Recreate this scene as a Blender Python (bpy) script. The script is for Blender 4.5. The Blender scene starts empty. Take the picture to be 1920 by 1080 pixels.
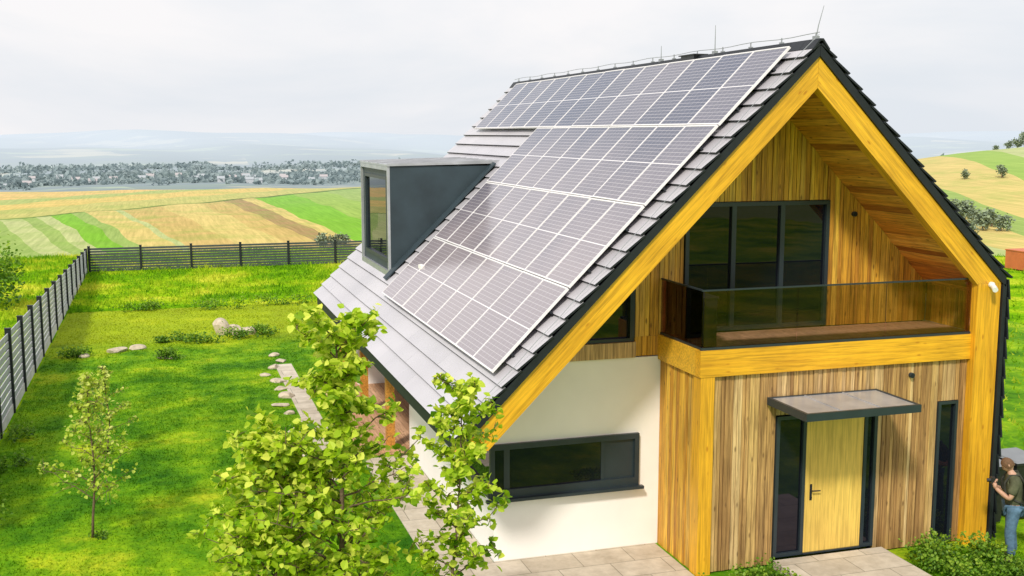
import bpy, math, random
import numpy as np
from mathutils import Vector, Matrix
random.seed(7); rng=np.random.default_rng(7)
scene=bpy.context.scene
col=scene.collection
WL={}
# ---------------------------------------------------------------- helpers
class MB:
    def __init__(s): s.v=[];s.f=[];s.m=[];s.t=[]
    def face(s,idx,m=0,t=.5): s.f.append(tuple(idx));s.m.append(m);s.t.append(t)
    def hexa(s,p,m=0,t=.5):
        b=len(s.v); s.v+= [tuple(q) for q in p]
        for q in ((0,3,2,1),(4,5,6,7),(0,1,5,4),(1,2,6,5),(2,3,7,6),(3,0,4,7)): s.face([b+i for i in q],m,t)
    def box(s,x0,x1,y0,y1,z0,z1,m=0,t=.5):
        s.hexa([(x0,y0,z0),(x1,y0,z0),(x1,y1,z0),(x0,y1,z0),(x0,y0,z1),(x1,y0,z1),(x1,y1,z1),(x0,y1,z1)],m,t)
    def prism_y(s,poly,y0,y1,m=0,t=.5):   # poly list (x,z)
        b=len(s.v); n=len(poly)
        s.v+=[(x,y0,z) for x,z in poly]+[(x,y1,z) for x,z in poly]
        s.face([b+i for i in range(n)],m,t); s.face([b+n+i for i in reversed(range(n))],m,t)
        for i in range(n):
            j=(i+1)%n; s.face([b+j,b+i,b+n+i,b+n+j],m,t)
    def tube(s,pts,rad,n=8,m=0,t=.5,cap=True):
        pts=[Vector(p) for p in pts]; b=len(s.v); k=len(pts)
        prev=None
        for i,p in enumerate(pts):
            d=(pts[min(i+1,k-1)]-pts[max(i-1,0)])
            if d.length<1e-9: d=Vector((0,0,1))
            d.normalize()
            a=prev if prev is not None else (Vector((1,0,0)) if abs(d.x)<.9 else Vector((0,1,0)))
            a=(a-d*a.dot(d)); a.normalize(); prev=a; c=d.cross(a)
            for j in range(n):
                an=2*math.pi*j/n; q=p+(a*math.cos(an)+c*math.sin(an))*rad[i]; s.v.append(tuple(q))
        for i in range(k-1):
            for j in range(n):
                j2=(j+1)%n; s.face([b+i*n+j,b+i*n+j2,b+(i+1)*n+j2,b+(i+1)*n+j],m,t)
        if cap:
            s.face([b+j for j in reversed(range(n))],m,t); s.face([b+(k-1)*n+j for j in range(n)],m,t)
    def mesh(s,name,mats,origin=(0,0,0),smooth=False):
        me=bpy.data.meshes.new(name)
        o=np.array(origin); V=(np.array(s.v)-o)
        me.from_pydata(V.tolist(),[],s.f)
        for m in mats: me.materials.append(m)
        me.polygons.foreach_set("material_index",s.m)
        a=me.attributes.new("tint",'FLOAT','FACE'); a.data.foreach_set("value",s.t)
        if smooth: me.polygons.foreach_set("use_smooth",[True]*len(s.f))
        me.update(); return me
    def build(s,name,mats,parent=None,smooth=False,origin=None,fix=True):
        V=np.array(s.v)
        if origin is None:
            mn=V.min(0);mx=V.max(0); origin=((mn[0]+mx[0])/2,(mn[1]+mx[1])/2,mn[2])
        if not isinstance(mats,(list,tuple)): mats=[mats]
        me=s.mesh(name,mats,origin,smooth)
        if fix:
            import bmesh
            bm=bmesh.new(); bm.from_mesh(me); bmesh.ops.recalc_face_normals(bm,faces=bm.faces); bm.to_mesh(me); bm.free()
        ob=bpy.data.objects.new(name,me); col.objects.link(ob)
        place(ob,origin,parent); return ob
def place(ob,loc,parent=None):
    loc=Vector(loc); WL[ob.name]=loc
    if parent is not None:
        ob.parent=parent; ob.location=loc-WL[parent.name]
    else: ob.location=loc
def empty(name,loc,parent=None):
    e=bpy.data.objects.new(name,None); col.objects.link(e); e.empty_display_size=.3; place(e,loc,parent); return e
def top(ob,label,cat,group=None):
    ob["label"]=label; ob["category"]=cat
    if group: ob["group"]=group
# ---------------------------------------------------------------- materials
def newmat(name):
    m=bpy.data.materials.new(name); m.use_nodes=True; nt=m.node_tree
    p=nt.nodes["Principled BSDF"]; return m,nt,p
def N(nt,t,**k):
    n=nt.nodes.new(t)
    for a,b in k.items(): setattr(n,a,b)
    return n
def L(nt,a,b): nt.links.new(a,b)
def mth(nt,op,a,b=None,c=None):
    n=N(nt,'ShaderNodeMath',operation=op)
    for i,q in enumerate((a,b,c)):
        if q is None: continue
        if isinstance(q,(int,float)): n.inputs[i].default_value=q
        else: L(nt,q,n.inputs[i])
    return n.outputs[0]
def ramp(nt,fac,stops,interp='LINEAR'):
    r=N(nt,'ShaderNodeValToRGB'); r.color_ramp.interpolation=interp
    e=r.color_ramp.elements
    while len(e)<len(stops): e.new(1.0)
    for i,(p,c) in enumerate(stops):
        e[i].position=p; e[i].color=(c[0],c[1],c[2],1)
    L(nt,fac,r.inputs[0]); return r.outputs[0]
def mix(nt,f,a,b,mode='MIX'):
    n=N(nt,'ShaderNodeMix',data_type='RGBA',blend_type=mode)
    for i,q in ((0,f),(6,a),(7,b)):
        if isinstance(q,(int,float)): n.inputs[i].default_value=q
        elif isinstance(q,tuple): n.inputs[i].default_value=(q[0],q[1],q[2],1)
        else: L(nt,q,n.inputs[i])
    return n.outputs[2]
def noise(nt,vec,scale,detail=4,rough=.55,dist=0):
    n=N(nt,'ShaderNodeTexNoise'); n.inputs['Scale'].default_value=scale; n.inputs['Detail'].default_value=detail
    n.inputs['Roughness'].default_value=rough; n.inputs['Distortion'].default_value=dist
    if vec is not None: L(nt,vec,n.inputs['Vector'])
    return n.outputs[0]
def coords(nt,scale=(1,1,1),kind='Object'):
    t=N(nt,'ShaderNodeTexCoord'); mp=N(nt,'ShaderNodeMapping'); mp.inputs['Scale'].default_value=scale
    L(nt,t.outputs[kind],mp.inputs[0]); return mp.outputs[0]
def pos(nt,scale=(1,1,1)):
    t=N(nt,'ShaderNodeNewGeometry'); mp=N(nt,'ShaderNodeMapping'); mp.inputs['Scale'].default_value=scale
    L(nt,t.outputs['Position'],mp.inputs[0]); return mp.outputs[0]
def bump(nt,p,h,strength=.3,dist=.01):
    b=N(nt,'ShaderNodeBump'); b.inputs['Strength'].default_value=strength; b.inputs['Distance'].default_value=dist
    L(nt,h,b.inputs['Height']); L(nt,b.outputs[0],p.inputs['Normal'])
def attr(nt,name='tint'):
    a=N(nt,'ShaderNodeAttribute'); a.attribute_name=name; return a.outputs['Fac']
def simple(name,c,rough=.5,metal=0,var=.15,scale=8,spec=.5,bmp=0):
    m,nt,p=newmat(name); n=noise(nt,coords(nt),scale,5)
    a=tuple(x*(1-var) for x in c); b=tuple(min(1,x*(1+var)) for x in c)
    L(nt,ramp(nt,n,[(.3,a),(.7,b)]),p.inputs['Base Color'])
    p.inputs['Roughness'].default_value=rough; p.inputs['Metallic'].default_value=metal; p.inputs['Specular IOR Level'].default_value=spec
    if bmp: bump(nt,p,noise(nt,coords(nt),scale*6,4),bmp,.01)
    return m
def wood(name,stops,axis='z',rough=.6,dark=(.12,.06,.02),knots=True,grain=.5,streak=0):
    m,nt,p=newmat(name)
    sc={'z':(30,30,1.3),'x':(1.3,30,30),'y':(30,1.3,30)}[axis]
    t=attr(nt)
    v=pos(nt,sc)
    addv=N(nt,'ShaderNodeVectorMath',operation='ADD'); L(nt,v,addv.inputs[0])
    cmb=N(nt,'ShaderNodeCombineXYZ'); tt=mth(nt,'MULTIPLY',t,37.0)
    for i in range(3): L(nt,tt,cmb.inputs[i])
    L(nt,cmb.outputs[0],addv.inputs[1])
    g=noise(nt,addv.outputs[0],1.0,6,.65,.4)
    base=ramp(nt,t,stops)
    gr=ramp(nt,g,[(.34,(1-grain,1-grain*1.05,1-grain*1.1)),(.6,(1.1,1.1,1.1))])
    c=mix(nt,1.0,base,gr,'MULTIPLY')
    big=noise(nt,pos(nt,(1,1,1)),.9,3); c=mix(nt,1.0,c,ramp(nt,big,[(.3,(.84,.8,.76)),(.7,(1.06,1.06,1.06))]),'MULTIPLY')
    if streak:
        st=noise(nt,pos(nt,{'z':(9,9,.55),'x':(.55,9,9),'y':(9,.55,9)}[axis]),1,5,.7)
        c=mix(nt,mth(nt,'MULTIPLY',ramp(nt,st,[(.50,(0,0,0)),(.68,(1,1,1))]),streak),c,dark)
    if knots:
        k=N(nt,'ShaderNodeTexVoronoi'); k.inputs['Scale'].default_value=1.0
        ks={'z':(7,7,2.6),'x':(2.6,7,7),'y':(7,2.6,7)}[axis]
        L(nt,pos(nt,ks),k.inputs['Vector'])
        kf=ramp(nt,k.outputs['Distance'],[(.06,(1,1,1)),(.16,(0,0,0))])
        c=mix(nt,mth(nt,'MULTIPLY',kf,.7),c,dark)
    L(nt,c,p.inputs['Base Color']); p.inputs['Roughness'].default_value=rough
    bump(nt,p,g,.35,.004); return m
M={}
M['beam']=wood('beam_wood',[(0,(.74,.36,.010)),(.5,(.86,.46,.018)),(1,(.90,.55,.05))],'x',.5,(.40,.13,.004),True,.36,.25)
M['post']=wood('post_wood',[(0,(.72,.35,.012)),(.5,(.82,.43,.018)),(1,(.86,.5,.04))],'z',.5,(.40,.13,.004),True,.36,.25)
M['clad']=wood('weathered_cladding',[(0,(.38,.21,.07)),(.3,(.56,.34,.12)),(.6,(.68,.45,.16)),(.85,(.58,.39,.18)),(1,(.80,.57,.26))],'z',.7,(.10,.045,.014),True,.55,.55)
M['cladg']=wood('golden_cladding',[(0,(.60,.28,.035)),(.4,(.80,.43,.04)),(.8,(.92,.56,.07)),(1,(.76,.46,.09))],'z',.6,(.10,.036,.004),True,.52,.55)
M['soffit']=wood('soffit_wood',[(0,(.44,.17,.024)),(.5,(.80,.38,.055)),(1,(.95,.56,.11))],'y',.6,(.10,.035,.006),True,.5,.35)
M['doorw']=wood('door_wood',[(0,(.78,.52,.10)),(1,(.84,.60,.15))],'z',.45,(.5,.3,.08),False,.28)
M['deck']=wood('deck_wood',[(0,(.54,.30,.16)),(1,(.70,.43,.26))],'y',.7,(.2,.1,.05),True,.4)
M['render']=simple('white_render',(.89,.865,.82),.85,0,.04,1.2,.3,.15)
M['anth']=simple('anthracite_metal',(.022,.034,.042),.4,0,.12,3,.5)
M['dorm']=simple('dormer_metal',(.028,.046,.058),.5,0,.25,1.5,.5)
M['edge']=simple('dark_edge',(.014,.017,.022),.5,0,.2,5,.35)
M['lid']=simple('bin_lid_grey',(.22,.23,.24),.45,0,.1,3)
M['black']=simple('black_plastic',(.02,.02,.022),.4)
M['alu']=simple('aluminium',(.84,.81,.82),.4,.1,.04,5)
M['steel']=simple('galvanised_wire',(.4,.41,.43),.4,.7,.1,5)
M['whitep']=simple('white_plastic',(.8,.8,.8),.4,0,.02)
M['zinc']=simple('zinc_sheet',(.46,.47,.49),.28,.4,.18,2)
def glassdark():
    m,nt,p=newmat('window_glass'); p.inputs['Base Color'].default_value=(.006,.008,.013,1); p.inputs['Roughness'].default_value=.015
    p.inputs['IOR'].default_value=1.5; p.inputs['Specular Tint'].default_value=(.95,.78,1,1)
    bump(nt,p,noise(nt,coords(nt),.9,2),.06,.03); return m
M['glass']=glassdark()
def clearglass():
    m,nt,p=newmat('railing_glass'); nt.nodes.remove(p); o=nt.nodes['Material Output']
    tr=N(nt,'ShaderNodeBsdfTransparent'); tr.inputs[0].default_value=(.68,.645,.63,1)
    gl=N(nt,'ShaderNodeBsdfGlossy'); gl.inputs['Roughness'].default_value=.02; gl.inputs[0].default_value=(.95,.70,.80,1)
    fr=N(nt,'ShaderNodeFresnel'); fr.inputs[0].default_value=1.42
    mx=N(nt,'ShaderNodeMixShader'); L(nt,fr.outputs[0],mx.inputs[0]); L(nt,tr.outputs[0],mx.inputs[1]); L(nt,gl.outputs[0],mx.inputs[2]); L(nt,mx.outputs[0],o.inputs[0]); return m
M['clear']=clearglass()
def tilemat():
    m,nt,p=newmat('slate_tile'); t=attr(nt)
    c=ramp(nt,t,[(0,(.50,.48,.51)),(1,(.54,.515,.545))])
    n=noise(nt,pos(nt),.5,4,.5); c=mix(nt,1.0,c,ramp(nt,n,[(.3,(.88,.88,.89)),(.7,(1.08,1.08,1.08))]),'MULTIPLY')
    L(nt,c,p.inputs['Base Color']); L(nt,ramp(nt,n,[(.3,(.24,)*3),(.7,(.32,)*3)]),p.inputs['Roughness'])
    p.inputs['IOR'].default_value=1.7
    bump(nt,p,noise(nt,coords(nt),25,4),.06,.002); return m
M['tile']=tilemat()
def pvmat():
    m,nt,p=newmat('solar_cells'); tc=N(nt,'ShaderNodeTexCoord'); sp=N(nt,'ShaderNodeSeparateXYZ'); L(nt,tc.outputs['Object'],sp.inputs[0])
    def line(src,pitch,w,off=0):
        a=mth(nt,'ADD',src,10*pitch+off); a=mth(nt,'DIVIDE',a,pitch); a=mth(nt,'FRACT',a); a=mth(nt,'SUBTRACT',a,.5); a=mth(nt,'ABSOLUTE',a)
        return mth(nt,'GREATER_THAN',a,.5-w/pitch/2)
    lx=line(sp.outputs[0],.165,.006); ly=line(sp.outputs[1],.0825,.008)
    bb=line(sp.outputs[0],.033,.0014)
    midl=mth(nt,'LESS_THAN',mth(nt,'ABSOLUTE',sp.outputs[1]),.009)
    oi=N(nt,'ShaderNodeObjectInfo')
    cell=ramp(nt,oi.outputs['Random'],[(0,(.018,.030,.085)),(.5,(.045,.052,.10)),(1,(.10,.095,.14))])
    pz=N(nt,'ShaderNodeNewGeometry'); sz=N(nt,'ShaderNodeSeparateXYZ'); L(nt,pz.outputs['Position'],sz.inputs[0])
    glare_noise=noise(nt,pos(nt),.28,4,.6)
    hh=mth(nt,'ADD',sz.outputs[2],mth(nt,'MULTIPLY',mth(nt,'SUBTRACT',glare_noise,.5),-3.5))
    glare=N(nt,'ShaderNodeMapRange'); L(nt,hh,glare.inputs[0]); glare.inputs[1].default_value=7.3; glare.inputs[2].default_value=4.9; glare.inputs[3].default_value=.0; glare.inputs[4].default_value=.50
    cell=mix(nt,glare.outputs[0],cell,(.56,.46,.46))  # pale sky glare painted into the cell colour, stronger lower down the roof
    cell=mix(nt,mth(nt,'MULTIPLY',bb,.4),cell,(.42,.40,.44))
    cell=mix(nt,mth(nt,'MULTIPLY',lx,.7),cell,(.56,.53,.57))
    cell=mix(nt,mth(nt,'MULTIPLY',ly,.8),cell,(.58,.54,.57))
    cell=mix(nt,midl,cell,(.84,.80,.82))
    L(nt,cell,p.inputs['Base Color']); p.inputs['Roughness'].default_value=.14; p.inputs['IOR'].default_value=1.9
    bump(nt,p,noise(nt,coords(nt),1.3,2),.06,.02); return m
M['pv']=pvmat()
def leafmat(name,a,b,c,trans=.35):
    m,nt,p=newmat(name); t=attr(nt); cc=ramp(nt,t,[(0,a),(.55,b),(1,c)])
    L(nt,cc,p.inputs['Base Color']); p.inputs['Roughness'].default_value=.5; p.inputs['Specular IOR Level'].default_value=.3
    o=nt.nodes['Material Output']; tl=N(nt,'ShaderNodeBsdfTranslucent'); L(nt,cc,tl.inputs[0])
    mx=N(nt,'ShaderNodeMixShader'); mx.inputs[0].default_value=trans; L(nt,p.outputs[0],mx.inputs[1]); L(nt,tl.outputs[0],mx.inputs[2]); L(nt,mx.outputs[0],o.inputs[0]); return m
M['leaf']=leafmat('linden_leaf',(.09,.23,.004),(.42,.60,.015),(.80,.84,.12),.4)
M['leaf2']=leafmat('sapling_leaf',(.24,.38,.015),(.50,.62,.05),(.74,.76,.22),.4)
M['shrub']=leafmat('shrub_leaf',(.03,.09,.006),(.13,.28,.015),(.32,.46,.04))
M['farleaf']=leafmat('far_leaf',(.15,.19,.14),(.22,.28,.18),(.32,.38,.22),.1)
M['bark']=simple('bark',(.16,.11,.07),.85,0,.35,20,.2,.5)
M['rock']=simple('pale_stone',(.52,.44,.33),.85,0,.3,6,.3,.6)
def lawncolor(nt):
    v=pos(nt)
    n1=noise(nt,v,.36,7,.72); n3=noise(nt,pos(nt,(1,.45,1)),1.3,6,.7)
    c=ramp(nt,n1,[(.34,(.026,.13,.002)),(.46,(.09,.26,.003)),(.56,(.19,.38,.005)),(.67,(.42,.53,.02))])
    c=mix(nt,1.0,c,ramp(nt,n3,[(.32,(.50,.62,.42)),(.68,(1.42,1.2,1.25))]),'MULTIPLY')
    sp=N(nt,'ShaderNodeSeparateXYZ'); L(nt,v,sp.inputs[0])
    yy=mth(nt,'ADD',sp.outputs[1],mth(nt,'MULTIPLY',n1,5)); f=N(nt,'ShaderNodeMapRange'); L(nt,yy,f.inputs[0]); f.inputs[1].default_value=39.5; f.inputs[2].default_value=42
    return mix(nt,mth(nt,'MULTIPLY',f.outputs[0],.6),c,(.42,.48,.015)),v
def lawnmat():
    m,nt,p=newmat('lawn_grass'); c,v=lawncolor(nt); n2=noise(nt,v,9,6,.7)
    c=mix(nt,1.0,c,ramp(nt,n2,[(.25,(.6,.65,.55)),(.7,(1.25,1.2,1.2))]),'MULTIPLY')
    L(nt,c,p.inputs['Base Color']); p.inputs['Roughness'].default_value=.9; p.inputs['Specular IOR Level'].default_value=.1
    bump(nt,p,n2,.5,.03); return m
M['lawn']=lawnmat()
MEAD=[(.34,(.07,.21,.004)),(.45,(.17,.37,.007)),(.54,(.33,.48,.014)),(.64,(.56,.58,.05))]
def blademat(name,lawn=True):
    m,nt,p=newmat(name); t=attr(nt)
    if lawn: c,v=lawncolor(nt)
    else:
        v=pos(nt); n1=noise(nt,v,.25,6,.65); c=ramp(nt,n1,MEAD)
    c=mix(nt,1.0,c,ramp(nt,t,[(0,(.7,.75,.65)),(1,(1.45,1.3,1.3))]),'MULTIPLY')
    L(nt,c,p.inputs['Base Color']); p.inputs['Roughness'].default_value=.7; p.inputs['Specular IOR Level'].default_value=.15
    o=nt.nodes['Material Output']; tl=N(nt,'ShaderNodeBsdfTranslucent'); L(nt,c,tl.inputs[0])
    mx=N(nt,'ShaderNodeMixShader'); mx.inputs[0].default_value=.35; L(nt,p.outputs[0],mx.inputs[1]); L(nt,tl.outputs[0],mx.inputs[2]); L(nt,mx.outputs[0],o.inputs[0]); return m
M['blade']=blademat('grass_blade',True); M['mblade']=blademat('meadow_blade',False)
def terrmat():
    m,nt,p=newmat('countryside'); v=pos(nt); sp=N(nt,'ShaderNodeSeparateXYZ'); L(nt,v,sp.inputs[0]); X,Y=sp.outputs[0],sp.outputs[1]
    D=mth(nt,'SQRT',mth(nt,'ADD',mth(nt,'MULTIPLY',X,X),mth(nt,'MULTIPLY',Y,Y)))
    n1=noise(nt,v,.25,6,.65); n2=noise(nt,v,4,5,.7)
    mead=ramp(nt,n1,MEAD)
    mead=mix(nt,1.0,mead,ramp(nt,n2,[(.3,(.65,.7,.6)),(.7,(1.2,1.2,1.2))]),'MULTIPLY')
    wob=mth(nt,'MULTIPLY',mth(nt,'SUBTRACT',noise(nt,v,.02,2),.5),3)
    yr=mth(nt,'MAXIMUM',mth(nt,'SUBTRACT',Y,196),-150)
    s=mth(nt,'DIVIDE',mth(nt,'ADD',mth(nt,'ADD',X,wob),mth(nt,'MULTIPLY',yr,.122)),mth(nt,'ADD',1,mth(nt,'MULTIPLY',yr,.00333)))
    f=mth(nt,'DIVIDE',mth(nt,'ADD',s,60),360)
    G1=(.31,.41,.13);G2=(.21,.44,.05);G3=(.31,.44,.10);T1=(.61,.48,.19);T2=(.55,.40,.16);B=(.38,.26,.13);P=(.47,.50,.24)
    st=[(-60,G1),(-44,T1),(-34,P),(-26,G1),(-20,P),(-16,G1),(-13,P),(-10,G2),(-6,G1),(-2.5,T1),(3,P),(4,T2),(12.4,B),(13,T1),(21,T2),(26.5,B),(31,T1),(33,G2),(44,G3),(52,G1),(64,G2),(78,T2),(92,G2),(108,T1),(126,P),(144,T1),(160,G1),(172,T1),(192,G3),(205,P),(225,G1)]
    fld=ramp(nt,f,[((a+60)/360,c) for a,c in st],'CONSTANT')
    q=mth(nt,'ADD',mth(nt,'MULTIPLY',mth(nt,'ADD',X,34),-.852),mth(nt,'MULTIPLY',mth(nt,'SUBTRACT',Y,320),.523))
    q=mth(nt,'ADD',q,wob)
    bey=mth(nt,'GREATER_THAN',q,0)
    top_=ramp(nt,mth(nt,'DIVIDE',q,120),[(0,(.50,.46,.16)),(.25,(.66,.48,.16)),(.5,(.40,.44,.15)),(.7,(.68,.46,.17))],'CONSTANT')
    isl=mth(nt,'LESS_THAN',X,200)
    fld=mix(nt,mth(nt,'MULTIPLY',bey,isl),fld,top_)
    ln=mth(nt,'MULTIPLY',mth(nt,'LESS_THAN',mth(nt,'ABSOLUTE',q),1.8),isl); fld=mix(nt,mth(nt,'MULTIPLY',ln,.85),fld,(.08,.14,.03))
    streak=noise(nt,pos(nt,(1.2,.05,1)),1,4,.7)
    fld=mix(nt,1.0,fld,ramp(nt,streak,[(.3,(.72,.76,.68)),(.7,(1.16,1.14,1.1))]),'MULTIPLY')
    fld=mix(nt,mth(nt,'MULTIPLY',ramp(nt,noise(nt,v,.06,6,.75),[(.46,(0,0,0)),(.66,(1,1,1))]),.45),fld,(.22,.37,.07))
    vo=N(nt,'ShaderNodeTexVoronoi'); L(nt,pos(nt,(.004,.0025,.001)),vo.inputs['Vector']); vo.inputs['Scale'].default_value=1
    vs=N(nt,'ShaderNodeSeparateColor'); L(nt,vo.outputs['Color'],vs.inputs[0])
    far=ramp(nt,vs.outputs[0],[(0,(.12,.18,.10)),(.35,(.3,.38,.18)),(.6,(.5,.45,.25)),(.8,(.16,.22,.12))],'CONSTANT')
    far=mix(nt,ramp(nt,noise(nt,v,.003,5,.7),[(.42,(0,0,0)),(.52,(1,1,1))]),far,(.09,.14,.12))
    def mr(a,b):
        k=N(nt,'ShaderNodeMapRange'); L(nt,D,k.inputs[0]); k.inputs[1].default_value=a; k.inputs[2].default_value=b; return k.outputs[0]
    dd=mth(nt,'ADD',D,mth(nt,'MULTIPLY',n1,30))
    k=N(nt,'ShaderNodeMapRange'); L(nt,dd,k.inputs[0]); k.inputs[1].default_value=130; k.inputs[2].default_value=138
    c=mix(nt,k.outputs[0],mead,fld); c=mix(nt,mr(640,700),c,far)
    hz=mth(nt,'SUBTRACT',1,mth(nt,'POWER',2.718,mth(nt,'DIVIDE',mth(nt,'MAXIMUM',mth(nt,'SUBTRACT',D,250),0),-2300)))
    c=mix(nt,hz,c,(.48,.54,.61))  # aerial haze painted into the base colour, growing with distance
    L(nt,c,p.inputs['Base Color']); p.inputs['Roughness'].default_value=1; p.inputs['Specular IOR Level'].default_value=0
    return m
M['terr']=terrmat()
def pavemat(name,c,sx,sy):
    m,nt,p=newmat(name); b=N(nt,'ShaderNodeTexBrick'); L(nt,pos(nt),b.inputs['Vector']); b.inputs['Scale'].default_value=1
    b.inputs['Brick Width'].default_value=sx; b.inputs['Row Height'].default_value=sy; b.inputs['Mortar Size'].default_value=.008; b.offset=.5
    b.inputs['Color1'].default_value=(*c,1); b.inputs['Color2'].default_value=(c[0]*.85,c[1]*.83,c[2]*.8,1); b.inputs['Mortar'].default_value=(c[0]*.45,c[1]*.45,c[2]*.42,1)
    n=noise(nt,pos(nt),3,6,.7); cc=mix(nt,1.0,b.outputs[0],ramp(nt,n,[(.3,(.72,.70,.66)),(.7,(1.1,1.1,1.1))]),'MULTIPLY')
    L(nt,cc,p.inputs['Base Color']); p.inputs['Roughness'].default_value=.8; bump(nt,p,n,.3,.01); return m
M['pave']=pavemat('stone_paving',(.62,.55,.45),.9,.6)
# ---------------------------------------------------------------- terrain
PD=[0,62,75,100,140,196,550,620,900,1500,2200,3500,5000,6500,8500,9500,14000]
PZ=[0,0,-.6,-4,-9,-13,-19,-25,-48,-62,-72,-66,-48,-26,-8,-60,-300]
def th(x,y):
    D=np.hypot(x,y); z=np.interp(D,PD,PZ)
    b=26*np.exp(-(((x-370)**2+(y-285)**2)/(2*115**2)))
    a=np.arctan2(x,y); w=np.clip((D-900)/6000,0,1)
    n=(np.sin(a*9+1)+.6*np.sin(a*23+D*.0012)+.35*np.sin(a*51+2+D*.002))*24*w*np.clip((9500-D)/1500,0,1)
    n=n+14*np.sin(D*.0021+a*5)*np.clip((D-2000)/2500,0,1)*np.clip((8800-D)/1500,0,1)
    near=.5*np.sin(x*.11)*np.sin(y*.09)*np.clip((D-62)/60,0,1)
    return z+b*np.clip((D-90)/120,0,1)+n+near
R=[0,10,20,30,40,50,58,62,66,70,75,80,88,96,105,115,125,140,155,175,196]+[196+i*20 for i in range(1,19)]+[570,585,600,620,660,720,800,900,1050,1200,1350,1500,1700,1900,2200,2500,2900,3200,3500,3800,4100,4400,4700,5000,5300,5600,5900,6200,6500,6800,7100,7400,7700,8000,8300,8500,8700,9000,9500,11000,14000]
na=360; mb=MB(); mb.v.append((0,0,0))
for r in R[1:]:
    for j in range(na):
        a=2*math.pi*j/na; x=r*math.sin(a); y=r*math.cos(a); mb.v.append((x,y,float(th(x,y))))
for j in range(na): mb.face([0,1+(j+1)%na,1+j])
for i in range(len(R)-2):
    for j in range(na):
        a=1+i*na;b=a+na; j2=(j+1)%na; mb.face([a+j,a+j2,b+j2,b+j])
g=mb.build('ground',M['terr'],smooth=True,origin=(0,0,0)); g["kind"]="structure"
mb=MB(); nx,ny=60,60
for i in range(nx+1):
    for j in range(ny+1):
        x=-3.75+i*(34/nx); y=4+j*(42.5/ny)
        mb.v.append((x,y,.006))
for i in range(nx):
    for j in range(ny):
        a=i*(ny+1)+j; mb.face([a,a+ny+1,a+ny+2,a+1])
o=mb.build('lawn',M['lawn'],origin=(0,0,0)); o["kind"]="structure"
mb=MB(); mb.box(3.9,7.84,13.2,16.84,-.1,.016); mb.box(3.9,4.95,16.86,23.3,-.1,.016); mb.box(3.05,3.55,22,34,-.1,.014)
o=mb.build('pavement',M['pave']); o["kind"]="structure"
mb=MB(); mb.box(9.2,11.25,12.6,15.24,-.1,.14)
o=mb.build('entrance_path',M['pave']); o["kind"]="structure"
# ---------------------------------------------------------------- house
XA=9.68; Y0=15.2; Y1=30.7; YW=16.85; YB=15.35; XL=3.92; XR=13.4
zs=lambda x:7.78-abs(x-XA)
house=empty('house',(8.7,16,0)); top(house,"white and wood-clad gabled house with dark tiled roof and balcony","house")
mb=MB()
mb.prism_y([(4.96,0),(7.9,0),(7.9,3.29),(5.19,3.29),(4.96,zs(4.96))],YW,YW+.25)
mb.box(4.96,5.2,YW+.25,23.4,0,3.05)
mb.box(5.2,6.9,23.15,23.4,0,4.2)
mb.box(6.9,7.1,23.15,30.4,0,4.9)
mb.prism_y([(4.96,0),(13.3,0),(13.3,4.2),(XA,7.75),(4.96,3.05)],30.15,30.4)
mb.box(13.15,13.3,YB+.12,30.15,0,4.1)
mb.build('wall',M['render'],house)
def vboards(mb,x0,x1,yf,th_,zlo,zhi,w=(.085,.13),ops=(),m=0,gap=.01,jit=.018):
    cuts=sorted(set([x0,x1]+[c for o_ in ops for c in o_[:2] if x0<c<x1]))
    for a,b in zip(cuts[:-1],cuts[1:]):
        x=a
        while x<b-.01:
            ww=random.uniform(*w); xe=min(b,x+ww)
            if b-xe<.05: xe=b
            lo=zlo
            for (oa,ob_,oz) in ops:
                if x>=oa-.001 and xe<=ob_+.001: lo=oz
            d=random.uniform(0,jit); t=random.random()
            xa,xb=x+gap/2,xe-gap/2
            za,zb=zhi(xa),zhi(xb)
            if min(za,zb)>lo+.02:
                mb.hexa([(xa,yf+d,lo),(xb,yf+d,lo),(xb,yf+th_,lo),(xa,yf+th_,lo),(xa,yf+d,za),(xb,yf+d,zb),(xb,yf+th_,zb),(xa,yf+th_,za)],m,t)
            x=xe
def sboards(mb,xf,y0,y1,z0,z1,th_=.04,m=0,sgn=1):
    y=y0
    while y<y1-.01:
        ye=min(y1,y+random.uniform(.085,.13))
        if y1-ye<.05: ye=y1
        d=random.uniform(0,.015); a,b=sorted((xf+sgn*d,xf+sgn*th_))
        mb.box(a,b,y+.004,ye-.004,z0,z1,m,random.random()); y=ye
mb=MB(); vboards(mb,8.12,12.87,YB,.06,.03,lambda x:3.235,w=(.06,.1),ops=((9.24,11.15,2.52),(12.32,12.73,2.53)))
mb.build('front_cladding',M['clad'],house)
mb=MB(); sboards(mb,7.88,YB+.2,YW-.002,.0,3.235)
mb.build('side_cladding',M['cladg'],house)
mb=MB(); mb.box(7.95,9.2,YB+.07,YB+.2,0,3.2);mb.box(9.2,11.2,YB+.07,YB+.2,2.6,3.2);mb.box(11.2,12.32,YB+.07,YB+.2,0,3.2);mb.box(12.32,12.73,YB+.07,YB+.2,2.55,3.2);mb.box(12.73,13.14,YB+.07,YB+.2,0,3.2)
mb.box(7.95,8.1,YB+.2,YW,0,3.2); mb.box(7.95,13.1,YW+.3,YW+.4,0,3.2)
mb.build('backing_wall',M['edge'],house)
mb=MB(); mb.box(7.86,8.1,YB-.05,YB+.2,0,3.238,0,.6); mb.build('corner_post',M['post'],house)
mb=MB(); mb.box(12.87,13.33,Y0,Y0+.22,0,4.52,0,.45); mb.build('gable_post',M['post'],house)
mb=MB(); mb.box(7.84,12.868,YB-.06,YB+.12,3.24,3.66,0,.5); mb.box(7.84,8.02,YB+.122,YW-.003,3.24,3.66,0,.8)
mb.build('balcony_beam',M['beam'],house)
mb=MB(); y=YB+.125
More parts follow.
